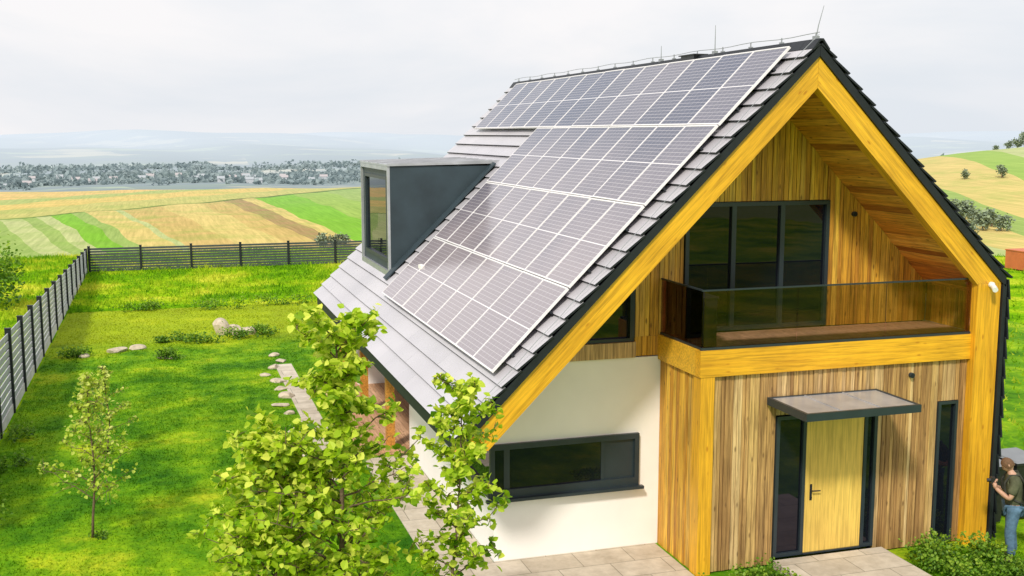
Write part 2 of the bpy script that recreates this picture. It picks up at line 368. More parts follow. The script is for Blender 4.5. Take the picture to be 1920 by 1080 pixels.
while y<YW-.02:
    mb.box(8.022,13.14,y,min(y+.135,YW-.005),3.5,3.63,0,random.random()); y+=.142
mb.build('balcony_floor',M['deck'],house)
mb=MB()
vboards(mb,7.42,13.14,YW,.06,3.64,lambda x:zs(x)-.01,w=(.07,.115),ops=((8.29,11.06,5.86),))
vboards(mb,7.42,7.86,YW-.004,.05,3.31,lambda x:3.638)
mb.build('gable_cladding',M['cladg'],house)
mb=MB(); mb.prism_y([(7.4,3.3),(8.27,3.3),(8.27,zs(8.27)-.1),(7.4,zs(7.4)-.1)],YW+.065,YW+.2)
mb.prism_y([(8.27,5.9),(11.08,5.9),(11.08,zs(11.08)-.1),(XA,zs(XA)-.1),(8.27,zs(8.27)-.1)],YW+.065,YW+.2)
mb.prism_y([(11.08,3.3),(13.14,3.3),(13.14,zs(13.14)-.1),(11.08,zs(11.08)-.1)],YW+.065,YW+.2)
mb.build('gable_wall',M['edge'],house)
mb=MB(); sboards(mb,13.13,YB+.13,YW-.005,3.64,4.33,.03,0,1); mb.build('balcony_side_cladding',M['cladg'],house)
mb=MB(); mb.box(5.3,7.418,YW-.05,YW+.12,3.30,3.56,0,.9); mb.build('window_sill_beam',M['clad'],house)
def wood45(name,ang):
    m=M['beam'].copy(); m.name=name
    nt=m.node_tree
    for n in list(nt.nodes):
        if n.type=='MAPPING' and n.inputs[0].links:
            src=n.inputs[0].links[0].from_socket
            r=nt.nodes.new('ShaderNodeMapping'); r.inputs['Rotation'].default_value=(0,ang,0)
            nt.links.new(src,r.inputs[0]); nt.links.new(r.outputs[0],n.inputs[0])
    return m
ML=wood45('barge_wood_rising',math.radians(45)); MR=wood45('barge_wood_falling',math.radians(-45))
xo=XA-(8.17-2.4); xi=XA-(7.69-2.4)
mb=MB(); mb.prism_y([(XA-.002,8.17),(xo,2.4),(xi,2.4),(XA-.002,7.69)],Y0,Y0+.2,0,.5); mb.build('barge_board',ML,house)
mb=MB(); mb.prism_y([(XA+.002,8.17),(XA+.002,7.69),(12.868,7.69-(12.868-XA)),(12.868,4.522),(13.33,4.522)],Y0,Y0+.2,0,.55); mb.build('barge_board',MR,house)
mb=MB()
for sgn,xe in ((1,13.15),(-1,4.1)):
    x=0
    while x<abs(xe-XA)-.01:
        w=.105; xa=XA+sgn*(x+.006); xb=XA+sgn*min(x+w,abs(xe-XA)); t=random.random(); d=random.uniform(0,.025)
        p=[(xa,zs(xa)-d),(xb,zs(xb)-d),(xb,zs(xb)+.05),(xa,zs(xa)+.05)]
        mb.prism_y(p,Y0+.2,YW+.06 if (sgn>0 or xb>5) else Y1-.2,0,t); x+=w
mb.build('soffit',M['soffit'],house)
# ---------------- roof
roof=empty('roof',(XA,Y0,8.0),house)
mb=MB()
mb.prism_y([(XA-.003,7.84),(XA-.003,8.34),(XL+.04,8.34-(XA-XL-.04)),(XL+.04,7.84-(XA-XL-.04)+.2),(XL+.3,7.84-(XA-XL-.3))],Y0+.21,Y1,0)
mb.prism_y([(XA+.003,7.84),(XR-.04,7.84-(XR-.04-XA)),(XR-.04,8.34-(XR-.04-XA)),(XA+.003,8.34)],Y0+.21,Y1,0)
mb.prism_y([(XA-.003,8.175),(XA-.003,8.34),(XL+.04,8.34-(XA-XL-.04)),(XL+.04,8.175-(XA-XL-.04))],Y0-.04,Y0+.205,0)
mb.prism_y([(XA+.003,8.175),(XR-.0,8.175-(XR-XA)),(XR-.0,8.34-(XR-XA)),(XA+.003,8.34)],Y0-.04,Y0+.205,0)
mb.box(13.345,13.42,Y0-.04,Y1,0,4.5,0)
mb.build('roof_deck',M['edge'],roof)
c45=math.sqrt(.5)
def tiles(mb,origin,sd,nd,length,exp_=.34,y0=Y0-.05,y1=Y1+.03,w=2.4,lift=.055):
    o=Vector(origin); sd=Vector(sd); nd=Vector(nd); n=int(math.ceil(length/exp_))
    for k in range(n):
        s0=max(k*exp_-.04,0); s1=min((k+1)*exp_,length)
        y=y0-(w*((k*.37)%1))
        jo=random.uniform(-.015,.0)
        while y<y1:
            ya=max(y+.0005,y0+jo); yb=min(y+w-.0005,y1-jo*2)
            if yb-ya>.03:
                r=random.uniform(-.001,.001); t=random.random(); th_=.03
                P=lambda s,h,yy: tuple(o+sd*s+nd*h+Vector((0,yy,0)))
                mb.hexa([P(s0,.004,ya),P(s1,lift+r,ya),P(s1,lift+r,yb),P(s0,.004,yb),P(s0,.004+th_,ya),P(s1,lift+th_+r,ya),P(s1,lift+th_+r,yb),P(s0,.004+th_,yb)],1,t)
                mb.m[-5]=0
            y+=w
mb=MB()
tiles(mb,(XA,0,8.34),(-c45,0,-c45),(-c45,0,c45),(XA-XL)/c45)
tiles(mb,(XA,0,8.34),(c45,0,-c45),(c45,0,c45),(XR-XA+.06)/c45)
tiles(mb,(13.42,0,4.58),(0,0,-1),(1,0,0),4.5)
mb.build('roof_tiles',[M['tile'],M['edge']],roof,fix=False)
mb=MB(); y=Y0-.07
while y<Y1:
    ye=min(y+.4,Y1+.05)
    mb.prism_y([(XA-.14,8.25),(XA-.02,8.40),(XA+.02,8.40),(XA+.14,8.25),(XA+.15,8.28),(XA+.03,8.435),(XA-.03,8.435),(XA-.15,8.28)],y,ye-.006,0,random.random()); y+=.4
mb.build('ridge_cap',M['edge'],roof)
mb=MB(); ys=np.arange(Y0+.1,Y1,1.0)
mb.tube([(XA,y,8.52+.012*math.sin(y*3)) for y in np.linspace(Y0,Y1,40)],[.006]*40,5)
for y in ys: mb.tube([(XA,y,8.41),(XA,y,8.53)],[.012,.012],5); mb.box(XA-.03,XA+.03,y-.03,y+.03,8.43,8.46)
mb.tube([(XA-.02,Y0-.02,8.5)]+[(XA-.35*k,Y0+.03,8.5-.35*k+.02*(k%2)) for k in range(1,17)],[.005]*17,5)
mb.build('lightning_conductor',M['steel'],roof)
def rod(x,y,z0,h,lean=0):
    mb=MB(); mb.tube([(x,y,z0),(x+lean*.3,y,z0+h*.4),(x+lean,y,z0+h)],[.012,.009,.005],6); mb.box(x-.04,x+.04,y-.04,y+.04,z0-.03,z0+.04); mb.build('lightning_rod',M['steel'],roof)
rod(XA,Y0+.1,8.44,.5,.12); rod(XA,18.6,8.44,.5,.0); rod(XA,20.9,8.44,.3,.0)
mb=MB(); mb.box(XA-.12,XA+.12,19.2,19.75,8.36,8.45); mb.box(XA-.15,XA+.15,19.15,19.8,8.45,8.47); mb.build('roof_vent',M['black'],roof)
PIT=1.218; XT=9.56
mb=MB()
for r in range(4):
    for q in (.25,.75):
        xc=XT-(r+q)*PIT; yend=29.7 if r==0 else 24.4
        P=lambda s,h,yy:(xc-s*c45-h*c45,yy,xc-1.34-s*c45+h*c45)
        mb.hexa([P(0,.085,15.62),P(.04,.085,15.62),P(.04,.085,yend),P(0,.085,yend),P(0,.145,15.62),P(.04,.145,15.62),P(.04,.145,yend),P(0,.145,yend)])
mb.build('mounting_rail',M['edge'],roof)
# ---------------- dormer
dorm=empty('dormer',(5.0,27.2,3.7),house)
DX=5.0; zt=6.25; rz=lambda x:x-1.3
mb=MB()
for ya,yb in ((25.4,25.52),(28.88,29.0)):
    mb.prism_y([(DX,rz(DX)-.1),(DX,zt),(7.62,zt),(7.62,rz(7.62)-.1)],ya,yb)
mb.box(DX,DX+.1,25.52,28.88,rz(DX)-.1,4.0); mb.box(DX,DX+.1,25.52,28.88,6.0,zt)
mb.box(DX,DX+.1,25.52,25.75,4.0,6.0); mb.box(DX,DX+.1,28.65,28.88,4.0,6.0)
mb.build('dormer_wall',M['dorm'],dorm)
mb=MB(); mb.hexa([(4.93,25.36,6.252),(7.75,25.36,6.30),(7.75,29.04,6.30),(4.93,29.04,6.252),(4.93,25.36,6.29),(7.75,25.36,6.36),(7.75,29.04,6.36),(4.93,29.04,6.29)])
for y in np.linspace(25.39,29.01,7): mb.hexa([(4.93,y-.012,6.285),(7.75,y-.012,6.355),(7.75,y+.012,6.355),(4.93,y+.012,6.285),(4.93,y-.012,6.31),(7.75,y-.012,6.38),(7.75,y+.012,6.38),(4.93,y+.012,6.31)])
mb.build('dormer_roof',M['zinc'],dorm)
def window(parent,axis,a0,a1,z0,z1,plane,depth,fw=.06,mull=(),rec=.05,name='window',fm='anth'):
    cx=(a0+a1)/2; w=empty(name,(cx,plane,z0) if axis=='x' else (plane,cx,z0),parent)
    f=MB(); g=MB()
    def bx(mb,p,q,za,zb,d0,d1):
        if axis=='x': mb.box(p,q,plane+d0,plane+d1,za,zb)
        else: mb.box(plane+d0,plane+d1,p,q,za,zb)
    bx(f,a0,a1,z0,z0+fw,0,depth); bx(f,a0,a1,z1-fw,z1,0,depth); bx(f,a0,a0+fw,z0+fw,z1-fw,0,depth); bx(f,a1-fw,a1,z0+fw,z1-fw,0,depth)
    for m_ in mull: bx(f,m_-fw*.6,m_+fw*.6,z0+fw,z1-fw,.006,depth)
    edges=[a0+fw]+[q for m_ in mull for q in (m_-fw*.6,m_+fw*.6)]+[a1-fw]
    for i in range(0,len(edges),2): bx(g,edges[i],edges[i+1],z0+fw,z1-fw,rec,rec+.02)
    f.build('frame',M[fm],w); g.build('pane',M['glass'],w); return w
window(dorm,'y',25.75,28.65,4.0,6.0,DX-.02,.14,.08,rec=.06)
mb=MB(); mb.box(DX-.06,DX-.001,25.4,25.48,rz(DX)-.02,zt);mb.box(DX-.06,DX-.001,28.92,29.0,rz(DX)-.02,zt);mb.box(DX-.06,DX-.001,25.482,28.918,zt-.1,zt);mb.box(DX-.06,DX-.001,25.482,28.918,rz(DX)-.02,rz(DX)+.12); mb.build('dormer_trim',M['zinc'],dorm)
mb=MB(); 
P=lambda s,yy,h:(DX+s*c45-h*c45,yy,rz(DX)+s*c45+h*c45)
mb.hexa([P(-.15,25.2,.07),P(3.6,25.2,.07),P(3.6,25.398,.07),P(-.15,25.398,.07),P(-.15,25.2,.1),P(3.6,25.2,.1),P(3.6,25.398,.13),P(-.15,25.398,.13)])
mb.build('flashing',M['dorm'],dorm)
# ---------------- windows
window(house,'x',8.30,11.05,3.66,5.85,YW-.03,.12,.07,(9.2,10.13),.06,'balcony_window')
w=empty('gable_window',(6.6,YW,3.56),house)
mb=MB(); mb.prism_y([(5.4,3.57),(7.4,3.57),(7.4,zs(7.4)-.02),(5.62,zs(5.62)-.02)],YW+.08,YW+.1); mb.build('pane',M['glass'],w)
mb=MB(); mb.box(5.4,7.4,YW,YW+.12,3.565,3.62); mb.box(7.33,7.416,YW,YW+.12,3.62,zs(7.4)-.05); mb.box(6.45,6.51,YW+.01,YW+.12,3.62,zs(6.5)-.05); mb.build('frame',M['anth'],w)
cw=empty('corner_window',(4.96,YW,1.09),house)
f=MB()
zb,ztp=1.09,2.0; YF=YW-.07
f.box(4.88,7.50,YF,YW-.002,zb,zb+.15); f.box(4.88,7.50,YF,YW-.002,ztp-.09,ztp); f.box(7.42,7.5,YF,YW-.002,zb+.15,ztp-.09); f.box(4.88,4.96,YF,YW-.002,zb+.15,ztp-.09); f.box(5.12,5.22,YF+.03,YW-.002,zb+.15,ztp-.09)
f.box(4.87,4.958,YW-.002,18.9,zb,zb+.15); f.box(4.87,4.958,YW-.002,18.9,ztp-.09,ztp); f.box(4.87,4.958,18.82,18.9,zb+.15,ztp-.09)
f.box(6.82,6.88,YF+.03,YW-.002,zb+.15,ztp-.09)
f.box(4.80,7.56,YF-.09,YF+.001,zb-.035,zb+.012)
f.build('frame',M['anth'],cw)
g=MB(); g.box(5.22,6.82,YW-.03,YW-.012,zb+.15,ztp-.09); g.box(4.96,5.12,YW-.03,YW-.012,zb+.15,ztp-.09); g.box(6.88,7.42,YW-.02,YW-.006,zb+.15,ztp-.09,1)
g.box(4.92,4.94,YW,18.82,zb+.15,ztp-.09)
g.build('pane',[M['glass'],M['anth']],cw)
window(house,'x',12.33,12.72,.05,2.52,YB-.015,.12,.05,rec=.06,name='slim_window')
window(house,'x',9.25,9.80,.14,2.50,YB-.02,.12,.06,rec=.05,name='sidelight')
window(house,'x',10.89,11.14,.14,2.50,YB-.02,.12,.06,rec=.05,name='sidelight')
door=empty('door',(10.35,YB,.14),house)
mb=MB(); mb.box(9.802,10.888,YB-.02,YB+.1,2.42,2.50); mb.box(9.802,10.888,YB-.04,YB+.1,.141,.165); mb.build('frame',M['anth'],door)
mb=MB(); mb.box(9.806,10.884,YB-.005,YB+.06,.167,2.418,0,.4); mb.build('door_leaf',M['doorw'],door)
mb=MB(); mb.box(9.90,9.94,YB-.013,YB-.006,1.05,1.32); mb.tube([(9.92,YB-.01,1.22),(9.92,YB-.065,1.22),(10.06,YB-.068,1.215)],[.012,.012,.011],8); mb.tube([(9.92,YB-.012,1.10),(9.92,YB-.025,1.10)],[.018,.018],10); mb.build('handle',M['edge'],door)
can=empty('canopy',(10.1,YB,2.7),house)
CA,CB,CZ=9.05,11.08,2.72
mb=MB(); mb.box(CA,CB,14.18,14.23,CZ,CZ+.12);mb.box(CA,CB,15.28,15.33,CZ,CZ+.12);mb.box(CA,CA+.05,14.23,15.28,CZ,CZ+.12);mb.box(CB-.05,CB,14.23,15.28,CZ,CZ+.12)
mb.box(CA+.05,CB-.05,14.23,15.28,CZ+.04,CZ+.06)
mb.build('canopy_frame',M['anth'],can)
mb=MB(); mb.box(CA+.05,CB-.05,14.23,15.28,CZ+.09,CZ+.11)
for x in (9.7,10.4): mb.box(x-.01,x+.01,14.23,15.28,CZ+.11,CZ+.122)
mb.build('canopy_sheet',M['zinc'],can)
rail=empty('balcony_railing',(7.9,YB,3.66),house)
mb=MB(); 
xs=[7.9,9.55,11.2,12.86]
for a,b in zip(xs[:-1],xs[1:]): mb.box(a+.006,b-.006,YB-.02,YB-.004,3.66,4.585)
mb.box(7.884,7.9,YB+.01,YW-.01,3.66,4.585)
mb.build('glass_panel',M['clear'],rail)
mb=MB(); mb.box(7.86,12.866,YB-.03,YB+.006,4.587,4.61); mb.box(7.874,7.91,YB+.008,YW-.006,4.587,4.61)
mb.box(7.86,12.866,YB-.035,YB+.011,3.662,3.70); mb.box(7.874,7.912,YB+.013,YW-.006,3.662,3.70); mb.build('handrail',M['anth'],rail)
for x,y,z in ((11.55,YW,5.6),(11.75,YB,3.02)):
    mb=MB(); mb.tube([(x,y+.01,z),(x,y-.05,z)],[.045,.045],12); mb.tube([(x,y-.05,z),(x,y-.06,z)],[.03,.03],12,1); mb.build('wall_lamp',[M['anth'],M['edge']],house,smooth=False)
mb=MB(); mb.tube([(13.12,Y0-.005,4.5),(13.12,Y0-.05,4.5)],[.05,.05],12); mb.tube([(13.12,Y0-.05,4.5),(13.1,Y0-.1,4.47),(13.05,Y0-.2,4.44)],[.03,.045,.045],12); mb.build('security_camera',M['whitep'],house)
window(house,'y',23.5,30.0,.1,2.4,6.86,.03,.08,(25.1,26.7,28.3),.01,'terrace_window')
for y in (23.6,26.9,30.2):
    mb=MB(); mb.box(4.5,4.68,y,y+.18,.1,2.62,0,.3); mb.build('terrace_post',M['soffit'],house)
mb=MB(); x=3.85
while x<6.85: mb.box(x,x+.135,23.42,30.6,.02,.1,0,random.random()); x+=.141
mb.build('terrace_deck',M['deck'],house)
cab=MB(); cab.box(8.02,8.28,15.62,16.2,3.632,4.42); cab.box(8.0,8.3,15.6,16.22,4.421,4.45); cab.box(8.012,8.019,15.66,15.9,3.7,4.38); cab.box(8.012,8.019,15.92,16.16,3.7,4.38)
o=cab.build('storage_cabinet',M['black']); top(o,"narrow black storage cabinet standing on the balcony","cabinet")
# ---------------- solar panels
PW,PH=1.070,PIT/c45-.018
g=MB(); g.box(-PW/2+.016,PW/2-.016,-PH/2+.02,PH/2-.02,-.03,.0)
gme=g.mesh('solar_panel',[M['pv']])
f=MB(); w=.024
f.box(-PW/2,PW/2,-PH/2,-PH/2+w,-.035,.005);f.box(-PW/2,PW/2,PH/2-w,PH/2,-.035,.005);f.box(-PW/2,-PW/2+w*.7,-PH/2+w,PH/2-w,-.035,.005);f.box(PW/2-w*.7,PW/2,-PH/2+w,PH/2-w,-.035,.005)
fme=f.mesh('frame',[M['alu']])
rot=Matrix(((0,c45,-c45),(-1,0,0),(0,c45,c45))).to_4x4()
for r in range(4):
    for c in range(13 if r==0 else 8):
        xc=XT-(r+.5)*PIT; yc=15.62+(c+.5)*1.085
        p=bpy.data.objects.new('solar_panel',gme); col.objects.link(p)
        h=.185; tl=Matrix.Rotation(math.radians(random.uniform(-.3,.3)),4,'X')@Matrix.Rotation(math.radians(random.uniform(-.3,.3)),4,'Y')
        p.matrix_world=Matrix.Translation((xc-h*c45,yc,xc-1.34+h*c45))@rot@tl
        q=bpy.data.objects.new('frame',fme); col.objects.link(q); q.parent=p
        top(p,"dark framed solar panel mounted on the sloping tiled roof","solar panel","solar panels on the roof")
# ---------------------------------------------------------------- fences
def slat_fence(name,pts,hfun,label,base_h,mat):
    root=empty(name,(pts[0][0],pts[0][1],0)); top(root,label,"fence")
    ln=math.hypot(pts[1][0]-pts[0][0],pts[1][1]-pts[0][1]); n=int(round(ln/2.5))
    d=Vector((pts[1][0]-pts[0][0],pts[1][1]-pts[0][1],0)).normalized(); nrm=Vector((-d.y,d.x,0))
    P=lambda s,o_,z: tuple(Vector((pts[0][0],pts[0][1],0))+d*s+nrm*o_+Vector((0,0,z)))
    def obox(mb,s0,s1,o0,o1,z0,z1,z0b=None,z1b=None):
        z0b=z0 if z0b is None else z0b; z1b=z1 if z1b is None else z1b
        mb.hexa([P(s0,o0,z0),P(s1,o0,z0b),P(s1,o1,z0b),P(s0,o1,z0),P(s0,o0,z1),P(s1,o0,z1b),P(s1,o1,z1b),P(s0,o1,z1)])
    for i in range(n+1):
        s=i*ln/n; q=P(s,0,0); z=float(th(q[0],q[1])); h=hfun(s/ln)
        mb=MB(); obox(mb,s-.06,s+.06,-.07,.07,z-.2,z+h+.05); obox(mb,s-.07,s+.07,-.08,.08,z+h+.052,z+h+.07); mb.build('post',M['edge'],root)
        if i<n:
            s2=(i+1)*ln/n; q2=P(s2,0,0); z2=float(th(q2[0],q2[1])); h2=hfun(s2/ln)
            mb=MB(); k=9
            for j in range(k):
                f0=j/k; hb=base_h+.02
                a0=z+hb+(h-hb)*f0; a1=z2+hb+(h2-hb)*f0; t0=(h-hb)/k*.74; t1=(h2-hb)/k*.74
                obox(mb,s+.065,s2-.065,-.012,.012,a0,a0+t0,a1,a1+t1)
            mb.build('slat_panel',mat,root)
            if base_h>.05:
                mb=MB(); obox(mb,s+.065,s2-.065,-.03,.03,z-.2,z+base_h,z2-.2,z2+base_h); mb.build('plinth',M['concrete'],root)
M['fence']=simple('fence_slats',(.06,.07,.075),.5,0,.2,3); M['fenceg']=simple('grey_fence_slats',(.46,.45,.50),.5,0,.15,3)
M['concrete']=simple('concrete',(.6,.58,.55),.85,0,.15,5,.3,.3)
slat_fence('boundary_fence',((-3.84,20.0),(-3.84,60)),lambda t:2.2-1.05*min(1,max(0,(t*40-7)/33)),"grey slatted fence with dark posts and concrete plinth",.25,M['fenceg'])
slat_fence('boundary_fence',((-3.7,60.2),(26.3,60.2)),lambda t:1.25,"low dark slatted fence at the far edge of meadow",.0,M['fence'])
# ---------------------------------------------------------------- vegetation
def leafbatch(mb,pts,size,tint=lambda p:random.random(),flat=.4,aspect=.8,fold=.25):
    for p in pts:
        s=size*random.uniform(.65,1.3); n=Vector((random.gauss(0,flat),random.gauss(0,flat),random.uniform(.3,1))).normalized()
        a=Vector((random.gauss(0,1),random.gauss(0,1),random.gauss(-.2,.5))); a=(a-n*a.dot(n)).normalized(); b=n.cross(a)
        p=Vector(p); w=s*aspect/2; i=len(mb.v)
        mb.v+= [tuple(p),tuple(p+a*s*.35+b*w+n*w*fold),tuple(p+a*s*.75+b*w*.62+n*w*fold*.6),tuple(p+a*s),tuple(p+a*s*.75-b*w*.62+n*w*fold*.6),tuple(p+a*s*.35-b*w+n*w*fold)]
        t=tint(p); mb.face([i,i+1,i+2,i+3],0,t); mb.face([i,i+3,i+4,i+5],0,min(1,t+.05))
def tree(name,base,height,crown,label,leafm,leafsize,nbr,leaves_per,lean=(0,0),r0=.05,z_first=.3,twl=.35,side=None,flat=.55):
    root=empty(name,base); top(root,label,"tree")
    B=Vector(base); tr=MB(); pts=[];
    for i in range(9):
        f=i/8; pts.append(B+Vector((lean[0]*f*f+.04*math.sin(f*7+base[0]),lean[1]*f*f+.04*math.cos(f*6),height*.96*f)))
    tr.tube(pts,[r0*(1-.85*i/8) for i in range(9)],8)
    lp=[]
    for k in range(nbr):
        f=z_first+(1-z_first)*((k+random.random()*.7)/nbr); f=min(f,.97)
        i=f*8; i0=min(int(i),7); o=pts[i0].lerp(pts[i0+1],i-i0)
        an=k*2.4+random.uniform(-.4,.4); R_=crown(f)*random.uniform(.6,1.25)
        if side: R_*=1+side[1]*math.cos(an-side[0])
        up=random.uniform(.3,.85)*R_
        bp=[o]; nb=5
        for q in range(1,nb+1):
            g_=q/nb; bp.append(o+Vector((math.cos(an)*R_*g_,math.sin(an)*R_*g_,up*g_**.8))+Vector((random.gauss(0,.03),random.gauss(0,.03),random.gauss(0,.02)))*R_)
        rb=r0*.35*(1-f*.6)
        tr.tube(bp,[rb*(1-.8*q/nb)+.002 for q in range(nb+1)],5)
        for q in range(1,nb+1):
            for z in range(2):
                d=Vector((random.gauss(0,1),random.gauss(0,1),random.gauss(.3,.6))).normalized()*twl*random.uniform(.5,1.1)*max(.35,min(1,R_))
                s=bp[q]; e=s+d; tr.tube([s,s+d*.5+Vector((0,0,.02)),e],[.005,.004,.002],4,cap=False)
                lpn=leaves_per if random.random()<.85 else int(leaves_per*.3)
                for _ in range(lpn):
                    g_=random.random()**.7; lp.append(s+d*g_+Vector((random.gauss(0,.035),random.gauss(0,.035),random.gauss(0,.035)))*(twl/.35))
    tr.build('trunk',M['bark'],root,smooth=True,fix=False)
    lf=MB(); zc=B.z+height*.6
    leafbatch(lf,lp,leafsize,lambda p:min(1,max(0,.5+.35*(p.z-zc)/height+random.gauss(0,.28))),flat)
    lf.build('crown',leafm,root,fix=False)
    return root
tree('linden_tree',(1.75,11.6,0),5.15,lambda f:.42 if f>.76 else (1.0 if f<.66 else .62),"young linden tree with bright green leaves on the lawn",M['leaf'],.095,48,11,(-.1,.0),.05,.34,.3)
tree('linden_tree',(1.05,11.8,0),3.85,lambda f:.92*(1.1-f*.6),"bushy young linden tree with dense bright leaves",M['leaf'],.095,42,12,(-.05,0),.04,.4,.3)
tree('linden_tree',(2.75,11.2,0),4.55,lambda f:.28+.55*(1-f),"slender young linden tree beside the white wall",M['leaf'],.09,32,8,(.22,0),.032,.34,.26)
tree('sapling',(-1.37,19.97,0),3.0,lambda f:.9*(1.12-f),"thin sapling with sparse leaves planted in lawn",M['leaf2'],.075,24,6,(.05,0),.025,.2,.42)
tree('sapling',(-1.36,25.4,0),2.0,lambda f:.55*(1.2-f),"thin sapling with sparse leaves planted in lawn",M['leaf2'],.07,16,4,(.02,0),.02,.25,.25)
def shrub(name,loc,rx,ry,h,n,size,mat,label,cat='shrub',group=None):
    lf=MB(); pts=[]
    k=max(4,int(n/60)); cl=[(random.uniform(-.75,.75)*rx,random.uniform(-.75,.75)*ry,random.uniform(.2,.75)*h) for _ in range(k)]
    for i in range(n):
        c=random.choice(cl); q=Vector((c[0]+random.gauss(0,.22)*rx,c[1]+random.gauss(0,.22)*ry,max(.01,c[2]+random.gauss(0,.2)*h)))
        pts.append(Vector(loc)+q)
    z0=loc[2]
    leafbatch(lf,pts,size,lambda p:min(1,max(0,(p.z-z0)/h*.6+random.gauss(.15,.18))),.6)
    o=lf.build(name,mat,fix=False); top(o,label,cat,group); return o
shrub('shrub',(-6.9,48.8,0),1.3,1.3,2.7,1500,.16,M['shrub'],"tall leafy green shrub beyond the fence")
for (x,y,rx,ry,h) in ((1.2,38.6,.9,.5,.35),(2.6,38.8,.9,.5,.4),(.2,38.9,.6,.4,.3),(3.2,39.4,.5,.4,.4),(-.1,35.9,.5,.5,.35),(-2.8,37.2,.5,.5,.35),(2.2,45.8,1.2,.5,.4),(-1,46.2,.8,.5,.4),(4.6,46,1.2,.5,.45),(6.6,46.2,1.0,.5,.4)):
    shrub('ground_cover_shrub',(x,y,0),rx,ry,h,420,.08,M['shrub'],"low dark green shrub growing on the lawn")
for (x,y,rx,ry,h,n) in ((11.9,14.7,.5,.4,.4,1000),(12.6,14.5,.45,.45,.36,900),(11.75,14.0,.45,.45,.34,900),(12.5,13.8,.55,.4,.3,900),(13.0,13.4,.4,.4,.25,500),(8.6,14.75,.55,.4,.32,1000),(7.9,14.5,.4,.35,.25,600),(8.95,14.2,.22,.4,.25,450)):
    shrub('ground_cover_shrub',(x,y,0),rx,ry,h,n,.055,M['shrub'],"low leafy ground cover plant beside the wooden wall")
for (x,y,rx,h) in ((-3.3,22.5,.3,.5),(-3.3,24.8,.35,.4),(-3.4,27.0,.3,.4),(-3.3,21.0,.4,.55)):
    shrub('ground_cover_shrub',(x,y,0),rx,.5,h,260,.07,M['shrub'],"low leafy plant at the foot of the fence")
for (x,y) in ((-1.37,19.97),(-1.36,25.4)):
    shrub('ground_cover_shrub',(x,y,0),.22,.22,.12,120,.05,M['shrub'],"small tuft of green plants around the sapling")
def blades(name,n,xr,yr,hr,wd,mat,excl,zf=None):
    x=rng.uniform(*xr,n); y=rng.uniform(*yr,n); k=np.ones(n,bool)
    for (a,b,c,d) in excl: k&=~((x>a)&(x<b)&(y>c)&(y<d))
    x=x[k];y=y[k];n=len(x); h=rng.uniform(*hr,n); an=rng.uniform(0,2*math.pi,n); w=wd*rng.uniform(.6,1.4,n)
    cl=.5+.5*np.sin(x*1.7+np.sin(y*1.3)*2)*np.sin(y*1.1+1.3*np.sin(x*.8)); h*=.6+.8*cl
    lx=rng.normal(0,.5,n)*h; ly=rng.normal(0,.5,n)*h
    z=th(x,y) if zf is None else zf*np.ones(n)
    V=np.empty((n,3,3)); V[:,0]=np.stack([x-np.cos(an)*w,y-np.sin(an)*w,z],1); V[:,1]=np.stack([x+np.cos(an)*w,y+np.sin(an)*w,z],1); V[:,2]=np.stack([x+lx,y+ly,z+h],1)
    me=bpy.data.meshes.new(name); me.vertices.add(3*n); me.vertices.foreach_set("co",V.ravel())
    me.loops.add(3*n); me.loops.foreach_set("vertex_index",np.arange(3*n,dtype=np.int32)); me.polygons.add(n)
    me.polygons.foreach_set("loop_start",np.arange(0,3*n,3,dtype=np.int32)); me.polygons.foreach_set("loop_total",np.full(n,3,dtype=np.int32))
    a=me.attributes.new("tint",'FLOAT','FACE'); 
    a.data.foreach_set("value",np.clip(.45+rng.normal(0,.25,n),0,1).astype(np.float32))
    me.materials.append(mat); me.update(calc_edges=True)
    o=bpy.data.objects.new(name,me); col.objects.link(o); o["kind"]="stuff"; top(o,"blades of green grass covering the ground","grass")
ex=[(3.85,8,13.1,23.4),(3.0,3.6,21.9,34.1),(3.8,14,15,31),(9.15,11.3,12,15.4)]
blades('lawn_grass',70000,(-3.7,5),(13,34),(.012,.045),.012,M['blade'],ex,.005)
blades('lawn_grass',24000,(-3.7,10),(34,46.5),(.015,.05),.018,M['blade'],ex,.005)
blades('lawn_grass',26000,(7.8,16),(12.5,15.3),(.03,.08),.01,M['blade'],ex,.005)
blades('meadow_grass',50000,(-16,22),(46.3,75),(.05,.24),.03,M['mblade'],[])
blades('meadow_grass',20000,(-14,-3.9),(24,47),(.05,.22),.025,M['mblade'],[])
blades('meadow_grass',20000,(14,50),(18,70),(.05,.22),.035,M['mblade'],[])
def rock(x,y,sx,sy,sz,z=0,label="pale weathered boulder lying on the grass",seed=0):
    import bmesh
    bm=bmesh.new(); bmesh.ops.create_icosphere(bm,subdivisions=3,radius=1); rr=random.Random(seed); ax=[Vector((rr.gauss(0,1),rr.gauss(0,1),rr.gauss(0,1))).normalized() for _ in range(9)]; ds=[rr.uniform(.55,.85) for _ in ax]
    for v in bm.verts:
        for a,d in zip(ax,ds):
            k=v.co.dot(a)
            if k>d: v.co-=a*(k-d)
        v.co=Vector((v.co.x*sx,v.co.y*sy,v.co.z*sz))
    me=bpy.data.meshes.new('boulder'); bm.to_mesh(me); bm.free(); me.materials.append(M['rock'])
    o=bpy.data.objects.new('boulder',me); col.objects.link(o); o.location=(x,y,z+sz*.35); o.rotation_euler=(0,0,rr.uniform(0,6)); top(o,label,"rock","boulders on the lawn")
RK=[(1.75,39.9,.34,.3,.44),(2.55,39.6,.45,.32,.24),(2.2,40.3,.3,.3,.2),(-1.6,37.6,.4,.25,.12),(-1.0,37.9,.3,.2,.12),(-2.6,37.0,.2,.18,.1),(-.1,36.0,.3,.25,.1)]
